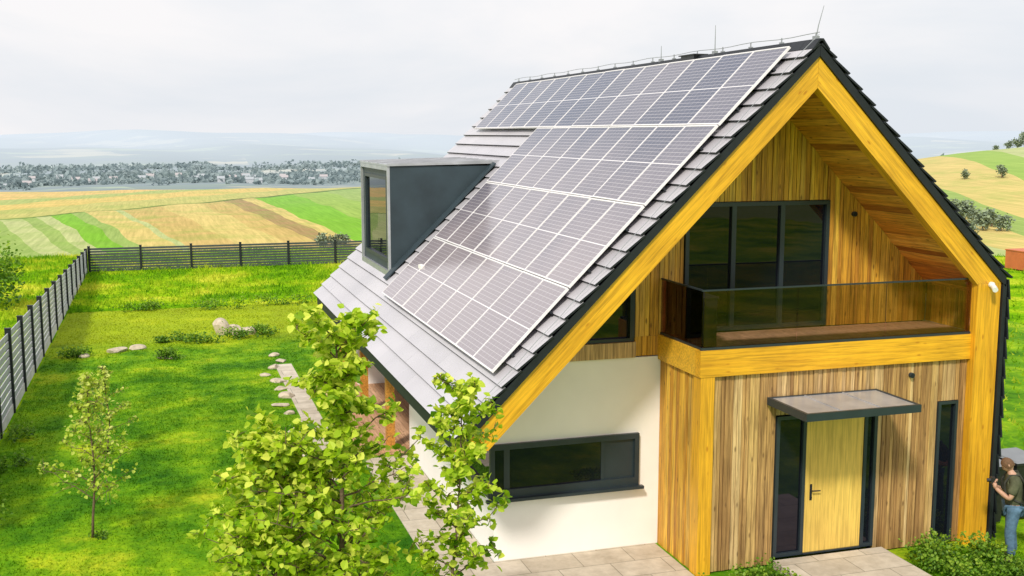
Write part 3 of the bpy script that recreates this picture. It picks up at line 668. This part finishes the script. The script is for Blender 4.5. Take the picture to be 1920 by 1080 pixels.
for i in range(13):
    y=24+i*.95; RK.append((2.85+.12*math.sin(y*1.7)+random.uniform(-.1,.1)+(.4 if y>34 else 0),y,random.uniform(.13,.3),random.uniform(.14,.28),random.uniform(.05,.11)))
for i,r in enumerate(RK): rock(*r,seed=i)
def far_tree_mesh(seed,size=1.0):
    rr=random.Random(seed); mb=MB(); mb.tube([(0,0,0),(0,0,2.5*size)],[.3*size,.2*size],6,1)
    cl=[(rr.uniform(-1.6,1.6)*size,rr.uniform(-1.6,1.6)*size,rr.uniform(2.5,6.5)*size) for _ in range(14)]
    for i in range(420):
        c=rr.choice(cl); q=Vector((c[0]+rr.gauss(0,.6)*size,c[1]+rr.gauss(0,.6)*size,c[2]+rr.gauss(0,.6)*size)); leafbatch(mb,[q],.9*size,lambda p:rr.random(),.8)
    return mb
ftm=[]
for s in range(3):
    mb=far_tree_mesh(s); me=mb.mesh('tree',[M['farleaf'],M['bark']]); ftm.append(me)
k=0
def fartree(x,y,sc):
    global k
    r=bpy.data.objects.new('tree',ftm[k%3]); col.objects.link(r); r.location=(x,y,float(th(x,y))-.2); r.scale=(sc*1.15,sc*1.15,sc); r.rotation_euler=(0,0,k*1.7); k+=1
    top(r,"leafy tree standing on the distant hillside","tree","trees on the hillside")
def polar(bearing,D): return (D*math.sin(math.radians(bearing)),D*math.cos(math.radians(bearing)))
FT=[(41.0,330,.5),(39.4,330,.4),(41.9,470,.9),(42.3,475,.9),(41.6,480,.6),(42.8,470,.9),(41.2,482,.5),(43.4,460,.9),(40.7,487,.4),(39.5,240,.6),(39.9,235,.5),(40.3,225,.6),(40.7,232,.5),(39.1,250,.5),(41.1,225,.5),(38.7,255,.45),(39.3,215,.5),(39.7,205,.5),(7.6,196,.4),(8.3,197,.35),(8.8,198,.35)]
for b,D,s in FT:
    x,y=polar(b,D); fartree(x,y,s)
mb=MB(); rr=random.Random(5)
def woodclump(b,D,s):
    x,y=polar(b,D); z=float(th(x,y)); t0=rr.random()
    for _ in range(12):
        q=Vector((x+rr.gauss(0,7)*s,y+rr.gauss(0,3)*s,z+rr.uniform(.3,6)*s)); leafbatch(mb,[q],9*s,lambda p:min(1,max(0,t0*.9+.1*rr.random())),.9)
for i in range(1400):
    b=rr.uniform(-9,14); D=rr.choice([rr.gauss(1650,50),rr.uniform(1550,2800),rr.gauss(2000,60),rr.gauss(2500,60)]); woodclump(b,D,rr.uniform(.45,.95))
for i in range(120):
    b=rr.uniform(36,46); D=rr.uniform(560,700); woodclump(b,D,.5)
M['wood']=leafmat('hazy_wood',(.25,.32,.335),(.28,.35,.36),(.32,.39,.39),.3)  # valley haze painted into these leaf colours
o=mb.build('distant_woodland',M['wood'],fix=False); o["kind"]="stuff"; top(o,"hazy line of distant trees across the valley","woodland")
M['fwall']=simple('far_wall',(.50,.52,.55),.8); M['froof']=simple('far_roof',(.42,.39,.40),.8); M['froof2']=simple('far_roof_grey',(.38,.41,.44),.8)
for i in range(24):
    b=rr.uniform(-7,9); D=rr.uniform(1560,1900); x,y=polar(b,D); z=float(th(x,y)); w_=rr.uniform(5,8); l=rr.uniform(8,12); h=rr.uniform(4,5.5)
    m_=MB(); m_.box(x-l/2,x+l/2,y-w_/2,y+w_/2,z-1,z+h)
    q=len(m_.v); m_.v+=[(x-l/2-.5,y-w_/2-.5,z+h),(x+l/2+.5,y-w_/2-.5,z+h),(x+l/2+.5,y+w_/2+.5,z+h),(x-l/2-.5,y+w_/2+.5,z+h),(x-l/2-.5,y,z+h+3.5),(x+l/2+.5,y,z+h+3.5)]
    for fc in ((0,1,5,4),(2,3,4,5),(0,4,3),(1,2,5)): m_.face([q+a for a in fc],1)
    o=m_.build('village_house',[M['fwall'],M['froof'] if i%2 else M['froof2']]); top(o,"small pale gabled house in the distant village","house","houses of the distant village")
x,y=42.0,46.3; z=float(th(x,y)); M['orange']=simple('orange_steel',(.60,.15,.045),.5,0,.15,2)
m_=MB(); m_.box(x,x+3,y,y+1.4,z+.05,z+.98)
for i in range(15): m_.box(x+.05+i*.2,x+.15+i*.2,y-.04,y-.002,z+.1,z+.93)
m_.box(x-.03,x+3.03,y-.06,y+1.43,z+.982,z+1.03)
o=m_.build('storage_container',M['orange']); top(o,"orange ribbed steel container on the grass","container")
def bin_(x,y,lab):
    r=empty('waste_bin',(x,y,0)); top(r,lab,"waste bin","waste bins beside the house")
    b=MB(); b.hexa([(x-.24,y-.26,.06),(x+.24,y-.26,.06),(x+.24,y+.26,.06),(x-.24,y+.26,.06),(x-.31,y-.36,1.12),(x+.31,y-.36,1.12),(x+.31,y+.36,1.12),(x-.31,y+.36,1.12)]); b.box(x-.33,x+.33,y-.38,y+.38,1.08,1.13); b.build('body',M['black'],r)
    b=MB(); b.hexa([(x-.34,y-.4,1.135),(x+.34,y-.4,1.135),(x+.34,y+.4,1.135),(x-.34,y+.4,1.135),(x-.3,y-.34,1.155),(x+.3,y-.34,1.155),(x+.3,y+.36,1.18),(x-.3,y+.36,1.18)]); b.build('lid',M['lid'],r)
    for sx in (-.28,.28):
        b=MB(); b.tube([(x+sx-.03,y+.28,.1),(x+sx+.03,y+.28,.1)],[.1,.1],14); b.build('wheel',M['black'],r)
bin_(13.95,16.1,"black wheeled waste bin with grey lid beside house"); bin_(14.75,16.15,"black wheeled waste bin with grey lid beside house")
# ---------------------------------------------------------------- person
def skin(verts,edges,radii,sub=2):
    me=bpy.data.meshes.new('tmp'); me.from_pydata(verts,edges,[]); ob=bpy.data.objects.new('tmp',me); col.objects.link(ob)
    m_=ob.modifiers.new('s','SKIN')
    for i,r in enumerate(radii):
        rr_=r if isinstance(r,tuple) else (r,r); me.skin_vertices[0].data[i].radius=rr_
    me.skin_vertices[0].data[0].use_root=True
    s=ob.modifiers.new('d','SUBSURF'); s.levels=sub; s.render_levels=sub
    dg=bpy.context.evaluated_depsgraph_get(); e=ob.evaluated_get(dg); m2=e.to_mesh()
    V=[tuple(v.co) for v in m2.vertices]; F=[tuple(p.vertices) for p in m2.polygons]; e.to_mesh_clear(); bpy.data.objects.remove(ob); return V,F
def addVF(mb,VF,m=0):
    b=len(mb.v); mb.v+=VF[0]
    for f in VF[1]: mb.face([b+i for i in f],m)
PX,PY=13.12,14.38; ANG=math.radians(58)
def T(p): 
    c,s=math.cos(ANG),math.sin(ANG); return (PX+p[0]*c-p[1]*s,PY+p[0]*s+p[1]*c,p[2])
def TV(VF): return ([T(v) for v in VF[0]],VF[1])
hipL,hipR=(-.10,0,.9),(.10,0,.9); knL,knR=(-.13,.05,.5),(.13,-.01,.5); anL,anR=(-.14,.0,.09),(.15,-.08,.09); toL,toR=(-.16,.17,.04),(.18,.09,.04)
shL,shR=(-.20,.02,1.40),(.20,.02,1.40); elL,elR=(-.27,.10,1.12),(.28,.07,1.11); wrL,wrR=(-.09,.30,1.25),(.10,.28,1.22)
V=[(0,0,.95),(0,0,1.12),(0,.01,1.3),(0,.035,1.43),(0,.06,1.5),(0,.085,1.56),hipL,knL,anL,hipR,knR,anR,shL,elL,wrL,shR,elR,wrR]
E=[(0,1),(1,2),(2,3),(3,4),(4,5),(0,6),(6,7),(7,8),(0,9),(9,10),(10,11),(3,12),(12,13),(13,14),(3,15),(15,16),(16,17)]
Rr=[(.14,.11),(.14,.11),(.15,.11),(.09,.07),.056,.052,.09,.06,.042,.09,.06,.042,.062,.05,.032,.062,.05,.032]
person=empty('person',(PX,PY,0)); top(person,"standing man in olive t-shirt and jeans looking down at camera","person")
M['skin']=simple('skin',(.52,.30,.20),.55,0,.08,10); M['shirt']=simple('olive_cloth',(.085,.09,.05),.85,0,.35,9,.2,.4); M['jeans']=simple('denim',(.095,.17,.25),.85,0,.3,14,.2,.4); M['hair']=simple('brown_hair',(.15,.08,.04),.7,0,.3,40,.3,.5); M['shoe']=simple('shoe_leather',(.10,.07,.05),.6); M['eye']=simple('eye_dark',(.02,.02,.02),.2); M['pack']=simple('dark_canvas',(.05,.05,.04),.85,0,.3,12,.2,.4)
body=MB(); addVF(body,TV(skin(V,E,Rr)))
tilt=math.radians(-34)
def headv(p):
    y=p[1]*math.cos(tilt)-p[2]*math.sin(tilt); z=p[1]*math.sin(tilt)+p[2]*math.cos(tilt)
    return (p[0],.12+y,1.625+z)
b0=len(body.v); nu,nv=20,14
for i in range(nv+1):
    ph=math.pi*i/nv
    for j in range(nu):
        a=2*math.pi*j/nu; x=.075*math.sin(ph)*math.cos(a); y=.095*math.sin(ph)*math.sin(a); z=.118*math.cos(ph)
        if z<-.02: x*=1-.28*(-z-.02)/.1; y=y*(1-.15*(-z-.02)/.1)+.012*(-z-.02)/.1
        fr=max(0,y)/.095
        if fr>.85 and abs(x)<.02 and -.045<z<.01: y+=.022*(1-abs(x)/.02)*(.01-z)/.055
        if fr>.7 and .012<abs(x)<.045 and -.005<z<.022: y-=.007
        if fr>.7 and abs(x)<.03 and -.075<z<-.055: y+=.005
        body.v.append(T(headv((x,y,z))))
for i in range(nv):
    for j in range(nu):
        j2=(j+1)%nu; body.face([b0+i*nu+j,b0+i*nu+j2,b0+(i+1)*nu+j2,b0+(i+1)*nu+j])
for sx in (-1,1): body.tube([T(headv((sx*.072,-.01,-.03))),T(headv((sx*.084,-.012,.0))),T(headv((sx*.082,-.018,.025)))],[.008,.014,.009],8)
def hand(wr,dirv,upv,sgn):
    wr=Vector(wr); d=Vector(dirv).normalized(); u=Vector(upv); u=(u-d*u.dot(d)).normalized(); s=d.cross(u)*sgn
    body.tube([T(wr-d*.01),T(wr+d*.03),T(wr+d*.06),T(wr+d*.085)],[.026,.034,.036,.026],10)
    for k,(off,ln) in enumerate(((-.027,.07),(-.009,.08),(.009,.075),(.027,.06))):
        a=wr+d*.075+s*off; b=a+d*ln*.45-u*.006; c=b+d*ln*.3-u*.02; e=c+d*ln*.1-u*.022
        body.tube([T(a),T(b),T(c),T(e)],[.0095,.009,.008,.006],7)
    a=wr+d*.025-s*.03; b=a+d*.03-s*.022-u*.008; c=b+d*.028-s*.006-u*.012; body.tube([T(a),T(b),T(c)],[.012,.0105,.008],7)
hand(wrL,(.30,.1,.75),(-.2,1,0),1); hand(wrR,(-.30,.1,.75),(.2,1,0),-1)
body.build('body',M['skin'],person,smooth=True,origin=(PX,PY,0))
eye=MB()
for sx in (-.03,.03): eye.tube([T(headv((sx,.078,.008))),T(headv((sx,.086,.008)))],[.009,.006],8)
eye.build('eyes',M['eye'],person)
hair=MB(); b0=len(hair.v)
for i in range(11):
    ph=math.pi*.62*i/10
    for j in range(nu):
        a=2*math.pi*j/nu; fr=math.sin(a); k_=1.0 if fr<.35 else max(.55,1-(fr-.35)*.75); p2=ph*k_
        x=.084*math.sin(p2)*math.cos(a); y=.104*math.sin(p2)*math.sin(a)-.004; z=.128*math.cos(p2)+.004*math.sin(j*5+i*3); hair.v.append(T(headv((x,y,z))))
for i in range(10):
    for j in range(nu): j2=(j+1)%nu; hair.face([b0+i*nu+j,b0+i*nu+j2,b0+(i+1)*nu+j2,b0+(i+1)*nu+j])
hair.build('hair',M['hair'],person,smooth=True)
def lerp(a,b,t): return tuple(a[i]+(b[i]-a[i])*t for i in range(3))
sh=MB(); Vs=[(0,0,.88),(0,0,1.12),(0,.01,1.3),(0,.035,1.43),(0,.05,1.475),shL,lerp(shL,elL,.8),shR,lerp(shR,elR,.8)]
addVF(sh,TV(skin(Vs,[(0,1),(1,2),(2,3),(3,4),(3,5),(5,6),(3,7),(7,8)],[(.19,.15),(.18,.145),(.19,.145),(.12,.095),(.07,.07),.085,.082,.085,.082]))); sh.build('shirt',M['shirt'],person,smooth=True)
jn=MB(); Vj=[(0,0,.96),hipL,knL,lerp(knL,anL,.95),hipR,knR,lerp(knR,anR,.95)]
addVF(jn,TV(skin(Vj,[(0,1),(1,2),(2,3),(0,4),(4,5),(5,6)],[(.16,.125),.115,.09,.072,.115,.09,.072]))); jn.build('jeans',M['jeans'],person,smooth=True)
for an_,to in ((anL,toL),(anR,toR)):
    s_=MB(); addVF(s_,TV(skin([(an_[0],an_[1]-.03,.05),(an_[0],an_[1]+.05,.055),lerp((an_[0],an_[1],.05),to,.6),(to[0],to[1],.04)],[(0,1),(1,2),(2,3)],[.045,.05,(.05,.04),(.045,.032)]))); s_.build('shoe',M['shoe'],person,smooth=True)
ph=MB(); ph.box(-.06,.07,.30,.36,1.30,1.40); ph.tube([(0,.36,1.35),(0,.42,1.345)],[.035,.032],12)
ph.v=[T(v) for v in ph.v]
o=ph.build('camera',M['black']); top(o,"small black camera held in front of the chest","camera")
bp=MB(); addVF(bp,TV(skin([(0,-.22,.98),(0,-.27,1.12),(0,-.25,1.3),(0,-.19,1.42)],[(0,1),(1,2),(2,3)],[(.15,.11),(.17,.14),(.16,.13),(.12,.08)])))
for sx in (-.12,.12):
    bp.tube([T(q) for q in ((sx,-.13,1.36),(sx,-.05,1.50),(sx,.09,1.48),(sx*1.1,.17,1.36),(sx*1.25,.16,1.2),(sx*1.4,.0,1.08),(sx*1.1,-.14,1.02))],[.02]*7,6)
o=bp.build('backpack',M['pack'],smooth=True); top(o,"dark canvas backpack worn on the man's back","backpack")
# ---------------------------------------------------------------- world, sun, camera
w=bpy.data.worlds.new("World"); scene.world=w; w.use_nodes=True; nt=w.node_tree; bg=nt.nodes['Background']
sky=N(nt,'ShaderNodeTexSky'); sky.sky_type='NISHITA'; sky.sun_disc=False
SE,SA=math.radians(44),math.radians(-142)
sky.sun_elevation=SE; sky.sun_rotation=SA; sky.dust_density=4; sky.air_density=1.2
v=coords(nt,(1,1,3.6),'Generated'); n=noise(nt,v,1.9,6,.55,.4)
mr=N(nt,'ShaderNodeMapRange'); L(nt,n,mr.inputs[0]); mr.inputs[1].default_value=.36; mr.inputs[2].default_value=.60
cl=mix(nt,mr.outputs[0],(8.2,8.65,9.25),(10.1,9.9,10.0))
c=mix(nt,.93,sky.outputs[0],cl); L(nt,c,bg.inputs[0]); bg.inputs[1].default_value=.1
sd=bpy.data.lights.new('sun','SUN'); sd.energy=3.2; sd.angle=math.radians(6); sd.color=(1,.94,.84)
so=bpy.data.objects.new('sun',sd); col.objects.link(so)
dv=Vector((math.sin(SA)*math.cos(SE),math.cos(SA)*math.cos(SE),math.sin(SE))); so.rotation_euler=dv.to_track_quat('Z','Y').to_euler()
cd=bpy.data.cameras.new('camera'); cd.lens=2090/1920*36; cd.sensor_width=36; cd.clip_start=.1; cd.clip_end=30000
co=bpy.data.objects.new('main_camera',cd); col.objects.link(co); co.location=(0,0,7); co.rotation_euler=(math.radians(90-7.9),0,math.radians(-17.37)); scene.camera=co
scene.view_settings.view_transform='Standard'; scene.view_settings.look='None'; scene.view_settings.exposure=0
